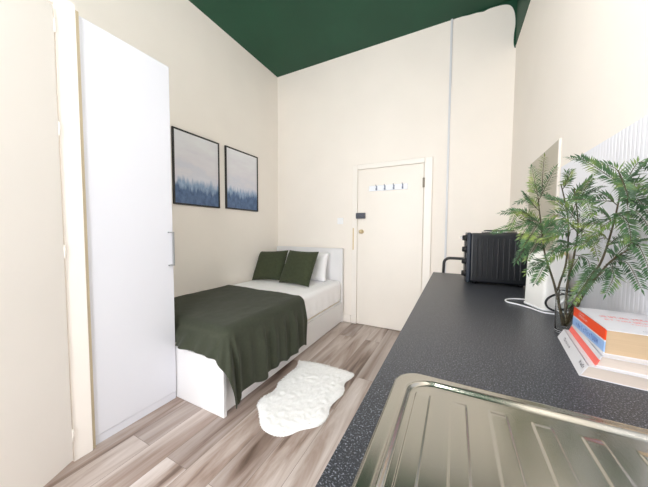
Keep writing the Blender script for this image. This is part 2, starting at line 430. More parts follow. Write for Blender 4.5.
# ------------------------------------------------------------------ wardrobe
WY0, WY1, WX = 0.672, 1.160, -1.822
wd = thing('wardrobe', 'tall narrow glossy white wardrobe between the cupboard and bed', 'wardrobe', (-2.14, 0.916, 0))
bm = bmesh.new()
xa, xb = XL + 0.004, WX - 0.022
box(bm, xa, xb, WY0, WY0 + 0.018, 0, 2.37, 0.001); box(bm, xa, xb, WY1 - 0.018, WY1, 0, 2.37, 0.001)
box(bm, xa, xb, WY0 + 0.018, WY1 - 0.018, 2.35, 2.37); box(bm, xa, xb, WY0 + 0.018, WY1 - 0.018, 0.06, 0.078)
box(bm, xa, xa + 0.006, WY0 + 0.018, WY1 - 0.018, 0.078, 2.35)
obj('carcass', bm, 'wardin', wd)
obj('plinth', B(WX - 0.02, WX - 0.004, WY0, WY1, 0, 0.05, 0.001), 'ward', wd)
dr = obj('door', B(WX - 0.02, WX, WY0, WY1 + 0.002, 0.053, 2.392, 0.002), 'ward', wd)
bm = bmesh.new()
box(bm, WX + 0.016, WX + 0.026, WY1 - 0.014, WY1 - 0.002, 0.995, 1.238, 0.002)
box(bm, WX, WX + 0.024, WY1 - 0.036, WY1 - 0.002, 0.995, 1.003, 0.001); box(bm, WX, WX + 0.024, WY1 - 0.036, WY1 - 0.002, 1.230, 1.238, 0.001)
h_ = obj('handle', bm, 'steelhandle', dr); h_['label'] = 'slim grey metal bar handle'

# ------------------------------------------------------------------ framed prints
def picture(y0, y1, z0, z1, seed, label):
    p = thing('framed_print', label, 'picture', (XL, (y0 + y1) / 2, (z0 + z1) / 2), 'framed misty forest prints')
    w = 0.016
    bm = bmesh.new()
    box(bm, XL, XL + 0.022, y0, y0 + w, z0, z1, 0.002); box(bm, XL, XL + 0.022, y1 - w, y1, z0, z1, 0.002)
    box(bm, XL, XL + 0.022, y0 + w, y1 - w, z0, z0 + w, 0.002); box(bm, XL, XL + 0.022, y0 + w, y1 - w, z1 - w, z1, 0.002)
    obj('frame', bm, 'black', p)
    # print built in local frame (x along wall, z up) then turned onto the wall
    bm = B(-(y1 - y0) / 2 + w, (y1 - y0) / 2 - w, -0.004, 0.0, -(z1 - z0) / 2 + w, (z1 - z0) / 2 - w)
    o = obj('print', bm, picture_material('misty_forest_%d' % seed, seed), p)
    o.matrix_parent_inverse = Matrix.Identity(4)
    o.location = (0.010, 0, 0); o.rotation_euler = (0, 0, PI / 2)
picture(1.585, 2.138, 1.507, 2.252, 1, 'black framed misty forest print nearer the wardrobe')
picture(2.230, 2.790, 1.512, 2.258, 4, 'black framed misty forest print farther along, nearer the room corner')

# ------------------------------------------------------------------ bed
BX0, BX1, BY0, BY1 = -2.455, -1.362, 1.170, 3.235
bed = thing('bed', 'white single bed with drawer base and tall headboard against the left wall', 'bed', (-1.91, 2.2, 0))
obj('headboard', B(BX0, BX1 + 0.012, BY1 - 0.035, BY1 + 0.005, 0, 1.012, 0.004), 'bedwhite', bed)
obj('footboard', B(BX0, BX1 + 0.026, BY0, BY0 + 0.028, 0, 0.385, 0.004), 'bedwhite', bed)
bm = bmesh.new()
box(bm, BX0, BX0 + 0.018, BY0 + 0.022, BY1 - 0.035, 0.0, 0.29, 0.002)
box(bm, BX1 - 0.03, BX1 - 0.012, BY0 + 0.022, BY1 - 0.035, 0.0, 0.29, 0.002)
box(bm, BX0 + 0.018, BX1 - 0.03, BY0 + 0.022, BY1 - 0.035, 0.24, 0.262)
obj('base', bm, 'bedwhite', bed)
L_ = BY1 - 0.035 - (BY0 + 0.022)
for i in range(2):
    y0 = BY0 + 0.030 + i * L_ / 2; y1 = y0 + L_ / 2 - 0.008
    obj('drawer', B(BX1 - 0.012, BX1 + 0.008, y0, y1, 0.022, 0.278, 0.002), 'bedwhite', bed)
MY0, MY1, MX0, MX1 = 1.245, 3.195, -2.452, -1.39
obj('mattress', B(MX0, MX1 + 0.012, MY0, MY1, 0.262, 0.555, 0.045, 4), 'mattress', bed)

def drape(a, b, ex, ey, top, r, slope_x, slope_y, amp=0.012, freq=1.0, seed=0, topw=0.004, cone=0.20, base=0.0):
    """cloth point (a across bed, b along) resting on a box whose right edge is ex and foot edge is ey"""
    oa, ob = max(0.0, a - ex), max(0.0, ey - b)
    if oa == 0 and ob == 0:
        z = top + topw * mnoise.noise(Vector((a * 4 + seed, b * 4, seed))) + 0.4 * topw * mnoise.noise(Vector((a * 13, b * 13, seed)))
        return Vector((a, b, z))
    d = math.hypot(oa, ob); th = math.atan2(oa, ob)          # 90deg = over the side, 0 = over the foot
    arc = r * PI / 2
    if d < arc:
        q = d / r; out, dn = r * math.sin(q), r * (1 - math.cos(q))
    else:
        out, dn = r, r + (d - arc)
    e = max(0.0, d - arc)
    sl = slope_x * math.sin(th) ** 2 + slope_y * math.cos(th) ** 2 + cone * math.sin(2 * th) ** 2 * (1 if (oa > 0 and ob > 0) else 0)
    bx, by = min(a, ex), max(b, ey)
    s = (by - ey) if oa > 0 and ob == 0 else 0
    u = (bx - ex) + 0.30 * th + (by - ey)
    w = math.sin(u * 46 * freq + seed) * 0.5 + math.sin(u * 27 * freq + 1.3 + seed) * 0.35 + 0.6 * mnoise.noise(Vector((u * 9, seed, 0)))
    k = min(1.0, e / 0.16) * 1.0
    out += e * sl + amp * k * max(-0.6, w) + amp * k * 0.7 + base * min(1, d / arc)
    dn -= amp * 0.3 * k * w
    dn = dn * (1 - 0.25 * sl * sl)
    X_, Y_ = bx + out * math.sin(th), by - out * math.cos(th)
    if X_ < -1.79: Y_ = max(Y_, 1.1645)          # tucked between footboard and wardrobe side
    return Vector((X_, Y_, top - dn))

def cloth_obj(name, fn, a0, a1, b0, b1, nu, nv, m, thick, bfar=None, hem=None):
    bm = bmesh.new()
    def g(u, v):
        a = a0 + (a1(v) - a0) * u if callable(a1) else a0 + (a1 - a0) * u
        bb = b1(u) if callable(b1) else b1
        b = b0 + (bb - b0) * v
        return fn(a, b)
    grid(bm, g, nu, nv)
    o = obj(name, bm, m)
    s = o.modifiers.new('thickness', 'SOLIDIFY'); s.thickness = thick; s.offset = -1
    return o

duv = cloth_obj('duvet', lambda a, b: drape(a, b, MX1 - 0.033, MY0 + 0.05, 0.573, 0.055, 0.008, 0.02, amp=0.007, freq=0.9, seed=3, topw=0.008, cone=0.03),
                -2.446, MX1 - 0.033 + 0.29, MY0 - 0.055, 3.17, 90, 110, 'sheet', 0.012)
tag(duv, 'white cotton sheet covering the mattress, hanging over the bed side', 'bedding')
thr = cloth_obj('throw_blanket', lambda a, b: drape(a, b, MX1 - 0.028, MY0 + 0.032, 0.590, 0.070, 0.05, 0.52, amp=0.030, freq=0.95, seed=1.0, topw=0.006, cone=0.16, base=0.010),
                -2.44, lambda v: MX1 - 0.028 + 0.518 + 0.014 * math.sin(v * 19) - 0.008 * math.sin(v * 41 + 1), 1.055, lambda u: 2.235 - 0.045 * u + 0.006 * math.sin(u * 17), 150, 130, 'throw', 0.005)
tag(thr, 'dark olive green throw blanket draped over the foot of the bed', 'blanket')

def pillow(name, w, h, t, loc, rot, m, label, cat, group=None, pinch=0.06, seed=0):
    bm = bmesh.new(); n = 26
    def surf(sgn):
        def fn(u, v):
            x, y = 2 * u - 1, 2 * v - 1
            px = x * (1 - pinch * (1 - y * y)); py = y * (1 - pinch * (1 - x * x))
            e = max(0, (1 - x ** 4) * (1 - y ** 4)) ** 0.55
            zz = sgn * t / 2 * e + 0.004 * e * mnoise.noise(Vector((x * 2.2 + seed, y * 2.2, sgn)))
            return Vector((px * w / 2, py * h / 2, zz))
        return fn
    grid(bm, surf(1), n, n); grid(bm, surf(-1), n, n)
    bmesh.ops.remove_doubles(bm, verts=bm.verts, dist=0.0005)
    o = obj(name, bm, m); o.location = loc; o.rotation_euler = rot
    return tag(o, label, cat, group)
R_ = math.radians
pillow('pillow', 0.70, 0.39, 0.15, (-1.855, 3.070, 0.765), (R_(74), 0, R_(-2)), 'sheet', 'white pillow propped on the headboard behind the green cushions', 'pillow', pinch=0.05, seed=2)
pillow('cushion', 0.48, 0.44, 0.13, (-2.25, 2.79, 0.778), (R_(60), R_(-4), R_(3)), 'cush', 'dark green square cushion next to the left wall', 'cushion', 'green cushions on the bed', pinch=0.05, seed=5)
pillow('cushion', 0.48, 0.46, 0.13, (-1.765, 2.75, 0.786), (R_(62), 0, R_(-6)), 'cush', 'dark green square cushion on the open side of the bed, overlapping its neighbour', 'cushion', 'green cushions on the bed', pinch=0.05, seed=9)

# ------------------------------------------------------------------ sheepskin rug
out2 = [(-1.306, 2.044), (-1.19, 2.072), (-1.063, 2.084), (-0.90, 2.085), (-0.764, 2.067), (-0.752, 2.001), (-0.776, 1.902), (-0.735, 1.778), (-0.758, 1.608), (-0.732, 1.491), (-0.749, 1.397), (-0.828, 1.318), (-0.885, 1.238), (-0.968, 1.206), (-1.067, 1.227), (-1.164, 1.316), (-1.229, 1.375), (-1.249, 1.453), (-1.224, 1.556), (-1.259, 1.674), (-1.263, 1.807), (-1.262, 1.93)]
loop = smooth_path([(x, y, 0) for x, y in out2 + out2[:1]], 14)[:-1]
cen = Vector((-1.01, 1.65, 0)); nl = len(loop)
def inside(x, y):
    c = False; j = nl - 1
    for i in range(nl):
        if (loop[i].y > y) != (loop[j].y > y) and x < (loop[j].x - loop[i].x) * (y - loop[i].y) / (loop[j].y - loop[i].y) + loop[i].x: c = not c
        j = i
    return c
def nearest(x, y):
    return min(((p.x - x) ** 2 + (p.y - y) ** 2, i) for i, p in enumerate(loop))
def fur_h(x, y):
    return abs(mnoise.noise(Vector((x * 26, y * 17, 1)))) * 0.011 + abs(mnoise.noise(Vector((x * 60, y * 48, 5)))) * 0.005
bm = bmesh.new(); st = 0.0095; gx, gy = int(0.62 / st), int(0.94 / st); vmap = {}
ins = {}
for i in range(gx + 1):
    for j in range(gy + 1):
        x, y = -1.34 + i * st, 1.185 + j * st; ins[i, j] = inside(x, y)
for i in range(gx):
    for j in range(gy):
        cs = [(i, j), (i + 1, j), (i + 1, j + 1), (i, j + 1)]
        if sum(ins[c] for c in cs) < 1: continue
        f = []
        for c in cs:
            if c not in vmap:
                x, y = -1.34 + c[0] * st, 1.185 + c[1] * st; d2, k = nearest(x, y)
                if ins[c]:
                    e_ = math.sqrt(d2); hh = 0.017 * min(1, e_ / 0.05) ** 0.5 + fur_h(x, y) * min(1, 0.25 + e_ / 0.04)
                else: x, y, hh = loop[k].x, loop[k].y, 0.001
                vmap[c] = bm.verts.new((x, y, 0.001 + hh))
            f.append(vmap[c])
        try: fc = bm.faces.new(f); fc.smooth = True
        except ValueError: pass
# loose fur tips round the edge and over the pile
for i in range(1900):
    p = loop[rnd.randrange(nl)]
    if i < 1100:
        q = cen + (p - cen) * (0.975 + 0.02 * rnd.random()); z0 = 0.010 * rnd.random() + 0.002
        d_ = (p - cen).normalized() * (0.005 + 0.009 * rnd.random()); d_.rotate(Matrix.Rotation(rnd.uniform(-0.7, 0.7), 3, 'Z')); rise = 0.0
    else:
        q = cen + (p - cen) * math.sqrt(rnd.random()) * 0.96; z0 = 0.019
        a_ = mnoise.noise(Vector((q.x * 5, q.y * 5, 2))) * 6; d_ = Vector((math.cos(a_), math.sin(a_), 0)) * 0.022; rise = 0.005
    s_ = Vector((-d_.y, d_.x, 0)).normalized() * 0.004
    bm.faces.new((bm.verts.new((q.x + s_.x, q.y + s_.y, z0)), bm.verts.new((q.x - s_.x, q.y - s_.y, z0)), bm.verts.new((q.x + d_.x, q.y + d_.y, z0 + rise))))
rug = obj('sheepskin_rug', bm, 'fur', recalc=False)
tag(rug, 'fluffy white irregular sheepskin rug on the wood floor beside the bed', 'rug')

# ------------------------------------------------------------------ kitchen run
KX0, KY0, KY1, KZ = -0.162, -0.97, 2.392, 0.900
wt = bmesh.new()
SX0, SX1, SY0, SY1 = -0.045, 0.325, -0.40, 0.02      # cut-out for the bowl
for (x0, x1, y0, y1) in ((KX0, XR, SY1, KY1), (KX0, XR, KY0, SY0), (KX0, SX0, SY0, SY1), (SX1, XR, SY0, SY1)):
    box(wt, x0, x1, y0, y1, KZ - 0.038, KZ, 0.0)
bmesh.ops.remove_doubles(wt, verts=wt.verts, dist=0.0001)
es = [e for e in wt.edges if all(abs(v.co.x - KX0) < 1e-4 and abs(v.co.z - KZ) < 1e-4 for v in e.verts)]
tag(obj('worktop', wt, 'worktop'), 'long dark speckled kitchen worktop along the right wall', 'worktop')
kc = thing('base_cabinet', 'white kitchen base cabinet carrying the dark speckled worktop', 'cabinet', (0.19, 0.55, 0))
bm = bmesh.new()
yy = [KY0 + 0.02 + i * (KY1 - KY0 - 0.04) / 4 for i in range(5)]
for i, y in enumerate(yy): box(bm, -0.12, XR - 0.004, y - 0.009, y + 0.009, 0.10, KZ - 0.038)
box(bm, -0.12, XR - 0.004, KY0 + 0.02, KY1 - 0.02, 0.10, 0.118)
box(bm, -0.08, -0.064, KY0 + 0.02, KY1 - 0.02, 0.0, 0.10)
obj('carcass', bm, 'cab', kc)
for i in range(4):
    dd = obj('door', B(-0.140, -0.122, yy[i] + 0.002, yy[i + 1] - 0.002, 0.105, KZ - 0.042, 0.002), 'cab', kc)
    bm = bmesh.new(); y = yy[i + 1] - 0.06
    tube(bm, smooth_path([(-0.140, y, 0.66), (-0.165, y, 0.665), (-0.168, y, 0.70), (-0.168, y, 0.77), (-0.165, y, 0.805), (-0.140, y, 0.81)], 4), 0.005, 8)
    obj('handle', bm, 'steelhandle', dd)

# stainless drainer and bowl as one pressed sheet
DXA, DXB, DYA, DYB = -0.118, 0.400, -0.46, 0.655
RC = 0.055; ridge_x = [-0.066 + 0.067 * i for i in range(7)]
def sm(a, b, x):
    t = min(1, max(0, (x - a) / (b - a))); return t * t * (3 - 2 * t)
def rrect_d(x, y, x0, x1, y0, y1, r):
    """signed inset distance inside a rounded rectangle"""
    cx, cy = (x0 + x1) / 2, (y0 + y1) / 2; qx, qy = abs(x - cx) - ((x1 - x0) / 2 - r), abs(y - cy) - ((y1 - y0) / 2 - r)
    return -(math.hypot(max(qx, 0), max(qy, 0)) + min(max(qx, qy), 0) - r)
bm = bmesh.new(); nx, ny = 430, 240
ylist = [DYA + (0.06 - DYA) * j / 70 for j in range(70)] + [0.06 + (DYB - 0.06) * j / 170 for j in range(171)]
V = []
for i in range(nx + 1):
    row = []
    for y in ylist:
        x = DXA + (DXB - DXA) * i / nx; px, py = x, y
        d_ = rrect_d(px, py, DXA, DXB, DYA, DYB, RC)
        if d_ < 0:                                    # pull outside corner points back onto the arc
            cx = min(max(px, DXA + RC), DXB - RC); cy = min(max(py, DYA + RC), DYB - RC)
            v_ = Vector((px - cx, py - cy)).normalized() * RC; px, py = cx + v_.x, cy + v_.y; d_ = 0
        z = KZ + 0.0035 * sm(0, 0.006, d_) + 0.0005
        d2_ = rrect_d(px, py, DXA + 0.029, DXB - 0.029, DYA + 0.029, DYB - 0.029, 0.060); din = d2_
        z += 0.0035 * math.exp(-((d2_ - 0.002) / 0.0042) ** 2)          # raised bead round the rim
        z -= 0.0035 * sm(0.003, 0.012, din)                           # sunk field inside it
        f_ = sm(0.585, 0.565, py) * sm(0.06, 0.09, py)
        for rx in ridge_x:
            z += 0.0022 * sm(rx - 0.0025, rx + 0.0005, px) * sm(rx + 0.0285, rx + 0.0255, px) * f_
        bd = rrect_d(px, py, -0.025, 0.305, -0.38, 0.0, 0.06)
        z -= 0.15 * sm(0.0, 0.035, bd)
        row.append(bm.verts.new((px, py, z)))
    V.append(row)
for i in range(nx):
    for j in range(len(ylist) - 1):
        f = bm.faces.new((V[i][j], V[i + 1][j], V[i + 1][j + 1], V[i][j + 1])); f.smooth = True
bmesh.ops.remove_doubles(bm, verts=bm.verts, dist=0.0003)
bmesh.ops.dissolve_degenerate(bm, edges=bm.edges, dist=0.0002)
bound = [e for e in bm.edges if e.is_boundary]
r = bmesh.ops.extrude_edge_only(bm, edges=bound)
for v in [g for g in r['geom'] if isinstance(g, bmesh.types.BMVert)]: v.co.z = KZ + 0.0002
snk = obj('sink', bm, 'steel')
tag(snk, 'brushed stainless steel sink drainer with raised ridges set in the worktop', 'sink')

# splash board and ribbed panel on the right wall
sb = thing('splashback', 'tall grey-beige board on the right wall behind the black oven', 'splashback', (XR, 2.14, KZ))
obj('board', B(XR - 0.010, XR - 0.0005, 1.835, 2.440, KZ + 0.0, 1.750, 0.001), 'splash', sb)
obj('edge_strip', B(XR - 0.012, XR - 0.0005, 1.822, 1.835, KZ + 0.0, 1.752, 0.001), 'splashedge', sb)
bm = bmesh.new()
ya, yb_, pitch = -0.95, 1.820, 0.022
nr = int((yb_ - ya) / pitch)
prof = []
for i in range(nr):
    y = ya + i * pitch
    prof += [(y, 0.0055), (y + pitch * 0.5, 0.0055), (y + pitch * 0.68, 0.0046), (y + pitch * 0.84, 0.0046)]
prof.append((ya + nr * pitch, 0.0055))
z0, z1 = KZ + 0.001, 1.592
vs = [[bm.verts.new((XR - dx, y, z)) for (y, dx) in prof] for z in (z0, z1)]
wl = [[bm.verts.new((XR - 0.0005, y, z)) for (y, dx) in prof] for z in (z0, z1)]
for i in range(len(prof) - 1):
    bm.faces.new((vs[0][i], vs[0][i + 1], vs[1][i + 1], vs[1][i]))
    bm.faces.new((vs[1][i], vs[1][i + 1], wl[1][i + 1], wl[1][i]))
    bm.faces.new((vs[0][i], wl[0][i], wl[0][i + 1], vs[0][i + 1]))
bm.faces.new((vs[0][0], vs[1][0], wl[1][0], wl[0][0])); bm.faces.new((vs[0][-1], wl[0][-1], wl[1][-1], vs[1][-1]))
rp = obj('ribbed_panel', bm, 'rib')
tag(rp, 'white vertically ribbed splash panel on the right wall behind the plant', 'wall panel')

# ------------------------------------------------------------------ mini oven with hotplate
OX0, OX1, OY0, OY1, OZ0, OZ1 = 0.092, 0.405, 1.970, 2.335, 0.914, 1.240
ov = thing('mini_oven', 'black countertop mini oven with hotplate and side ridges at the worktop far end', 'oven', (0.24, 2.15, KZ))
bm = bmesh.new(); box(bm, OX0, OX1, OY0, OY1, OZ0, OZ1, 0.012, 3)
for i in range(9):
    x = OX0 + 0.038 + i * 0.0295
    hgt = 0.004 if i % 2 else 0.008
    box(bm, x - 0.004, x + 0.004, OY0 - hgt, OY0 + 0.002, OZ0 + 0.03, OZ1 - 0.035, 0.003)
obj('body', bm, 'oven', ov)
obj('front_panel', B(OX0 - 0.022, OX0 + 0.002, OY0 - 0.004, OY1 + 0.004, OZ0 - 0.004, OZ1 + 0.004, 0.006), 'ovenfront', ov)
bm = B(OX0 - 0.030, OX0 - 0.022, OY0 + 0.085, OY1 - 0.012, OZ0 + 0.02, OZ1 - 0.02, 0.003); od = obj('door', bm, 'blackplastic', ov)
bm = bmesh.new()
tube(bm, [(OX0 - 0.052, OY0 + 0.06, 1.206), (OX0 - 0.052, OY1 - 0.02, 1.206)], 0.009, 12)
for y in (OY0 + 0.10, OY1 - 0.05): tube(bm, [(OX0 - 0.03, y, 1.206), (OX0 - 0.052, y, 1.206)], 0.006, 8)
k = obj('handle', bm, 'chrome', od); k['label'] = 'chrome door handle'
for z in (1.207, 1.130, 1.048, 0.966):
    obj('knob', lathe(bmesh.new(), [(0.024, OX0 - 0.022), (0.024, OX0 - 0.030), (0.019, OX0 - 0.034), (0.017, OX0 - 0.048), (0.012, OX0 - 0.050)], OY0 + 0.036, z, 24, 'x'), 'blackplastic', ov)
for x in (OX0 + 0.03, OX1 - 0.03):
    for y in (OY0 + 0.04, OY1 - 0.04):
        obj('foot', lathe(bmesh.new(), [(0.014, KZ + 0.0005), (0.016, KZ + 0.01), (0.016, OZ0 + 0.003)], x, y, 16), 'blackplastic', ov)
hp = obj('hotplate', lathe(bmesh.new(), [(0.088, OZ1 - 0.002), (0.088, OZ1 + 0.018), (0.080, OZ1 + 0.022), (0.03, OZ1 + 0.0215), (0.02, OZ1 + 0.014), (0.002, OZ1 + 0.014)], 0.262, 2.10, 40), 'hot', ov)
obj('hotplate_rim', lathe(bmesh.new(), [(0.089, OZ1), (0.100, OZ1), (0.101, OZ1 + 0.008), (0.096, OZ1 + 0.013), (0.089, OZ1 + 0.012)], 0.262, 2.10, 40, close=True), 'chrome', hp)

# black bent tube rail standing behind the end of the worktop
rl = thing('tube_rail', 'black bent metal tube rail standing behind the far end of the worktop', 'rail', (0.10, 2.62, 0))
bm = bmesh.new()
RY = 2.60
arc = [(-0.088 + 0.05 - 0.05 * math.cos(a), RY, 0.958 + 0.05 * math.sin(a)) for a in [i * PI / 12 for i in range(7)]]
arc2 = [(0.36 + 0.05 * math.sin(a), RY, 0.958 + 0.05 * math.cos(a)) for a in [i * PI / 12 for i in range(7)]]
tube(bm, [(-0.112, RY, 0.02), (-0.100, RY, 0.60)] + arc + arc2 + [(0.41, RY, 0.6), (0.41, RY, 0.02)], 0.0125, 12)
obj('frame', bm, 'blackplastic', rl)
for x in (-0.112, 0.41):
    bm = bmesh.new(); tube(bm, [(x, RY - 0.15, 0.0135), (x, RY + 0.30, 0.0135)], 0.013, 10); obj('foot', bm, 'blackplastic', rl)
bm = bmesh.new(); tube(bm, [(-0.104, RY, 0.42), (0.41, RY, 0.42)], 0.009, 10); obj('crossbar', bm, 'blackplastic', rl)

# ------------------------------------------------------------------ white appliance, cutting board, cable
ap = thing('appliance', 'white box-shaped kitchen appliance with rounded top behind the glass vase', 'appliance', (0.38, 1.51, KZ))
A0 = Vector((0.352, 1.432)); ua = Vector((0.94, 0.34)).normalized(); va = Vector((-0.34, 0.94)).normalized()
def rbox(bm, su, sv, z0, z1, r, taper=0.0, bev_top=0.03, c0=A0):
    """rounded-corner box whose near corner is c0, sides along ua and va"""
    cu, cv = su / 2, sv / 2; rings = []
    levels = [(z0, 0.002)] + [(z0 + 0.004, 0)] + [(z0 + (z1 - z0 - bev_top) * t, taper * t) for t in (0.33, 0.66, 1.0)] + [(z1 - bev_top + bev_top * math.sin(a), taper + bev_top * (1 - math.cos(a))) for a in [PI / 12 * i for i in range(1, 7)]]
    for z, ins in levels:
        ring = []
        for (sx, sy, a0) in ((1, 1, 0), (-1, 1, 1), (-1, -1, 2), (1, -1, 3)):
            for k in range(7):
                a = (a0 + k / 6) * PI / 2
                rr = max(0.004, r - ins * 0.5)
                u = sx * (cu - r) + math.cos(a) * rr - sx * ins * 0.5; w = sy * (cv - r) + math.sin(a) * rr - sy * ins * 0.5
                p = c0 + ua * (cu + u) + va * (cv + w); ring.append(bm.verts.new((p.x, p.y, z)))
        rings.append(ring)
    for i in range(len(rings) - 1):
        for k in range(28):
            f = bm.faces.new((rings[i][k], rings[i][(k + 1) % 28], rings[i + 1][(k + 1) % 28], rings[i + 1][k])); f.smooth = True
    bm.faces.new(rings[0][::-1]); bm.faces.new(rings[-1]); return bm
obj('body', rbox(bmesh.new(), 0.105, 0.140, KZ + 0.006, KZ + 0.262, 0.018, 0.004, 0.04), 'applwhite', ap)
obj('base', rbox(bmesh.new(), 0.111, 0.146, KZ + 0.0005, KZ + 0.010, 0.02, 0, 0.002, A0 - ua * 0.003 - va * 0.003), 'white', ap)
bm = bmesh.new()
c_ = A0 + ua * 0.055 - va * 0.014
lp = []
for i in range(33):
    a = 2 * PI * i / 32
    p = c_ + ua * (0.064 * math.cos(a)) - va * (0.006 + 0.012 * (0.5 + 0.5 * math.sin(a)))
    lp.append((p.x, p.y, 0.949 + 0.040 * math.sin(a)))
tube(bm, lp, 0.0042, 8)
s0 = Vector(lp[8]); tube(bm, smooth_path([s0, s0 + Vector((0.01, 0.012, 0.0)), s0 + Vector((0.012, 0.03, -0.002))], 5), 0.004, 8)
k = obj('power_cord', bm, 'blackplastic', ap); k['label'] = 'coiled black power cord'
bm = bmesh.new()
p = A0 + ua * 0.035 - va * 0.020
for (q0, q1, rr) in (((0, 0, 0), (0.030, 0, 0.035), 0.008), ((0.030, 0, 0.035), (0.040, 0, 0.047), 0.005)):
    tube(bm, [(p.x + q0[0], p.y, 0.935 + q0[2]), (p.x + q1[0], p.y, 0.935 + q1[2])], rr, 10)
k = obj('plug', bm, 'white', ap); k['label'] = 'white plug on the cord'

cbd = B(XR - 0.034, XR - 0.014, 1.60, 1.79, KZ + 0.001, 1.155, 0.006, 3)
tag(obj('cutting_board', cbd, 'timber'), 'pale wooden board standing against the ribbed panel beside the white appliance', 'board')

bm = bmesh.new()
tube(bm, smooth_path([(0.40, 1.66, KZ + 0.004), (0.33, 1.635, KZ + 0.004), (0.27, 1.615, KZ + 0.004), (0.236, 1.575, KZ + 0.004), (0.238, 1.53, KZ + 0.004), (0.275, 1.50, KZ + 0.004), (0.315, 1.455, KZ + 0.004), (0.345, 1.405, KZ + 0.004), (0.39, 1.40, KZ + 0.004), (0.44, 1.405, KZ + 0.004)], 8), 0.0035, 8)
tag(obj('cable', bm, 'white'), 'thin white cable looped on the dark worktop around the white appliance', 'cable')

# ------------------------------------------------------------------ glass vase
VX, VY = 0.3475, 1.168
bm = bmesh.new()
zt = 1.052; r0 = 0.0275
lathe(bm, [(0.001, KZ + 0.0005), (r0 - 0.003, KZ + 0.0005), (r0, KZ + 0.005), (r0, zt - 0.03), (r0 - 0.0005, zt - 0.012), (r0 + 0.002, zt - 0.002), (r0 + 0.001, zt), (r0 - 0.0005, zt - 0.002), (r0 - 0.0028, zt - 0.012), (r0 - 0.0025, zt - 0.03), (r0 - 0.0025, KZ + 0.012), (r0 - 0.006, KZ + 0.009), (0.001, KZ + 0.009)], VX, VY, 40)
vase = obj('glass_vase', bm, 'glass')
tag(vase, 'small clear glass vase holding fern stems beside the books', 'vase')

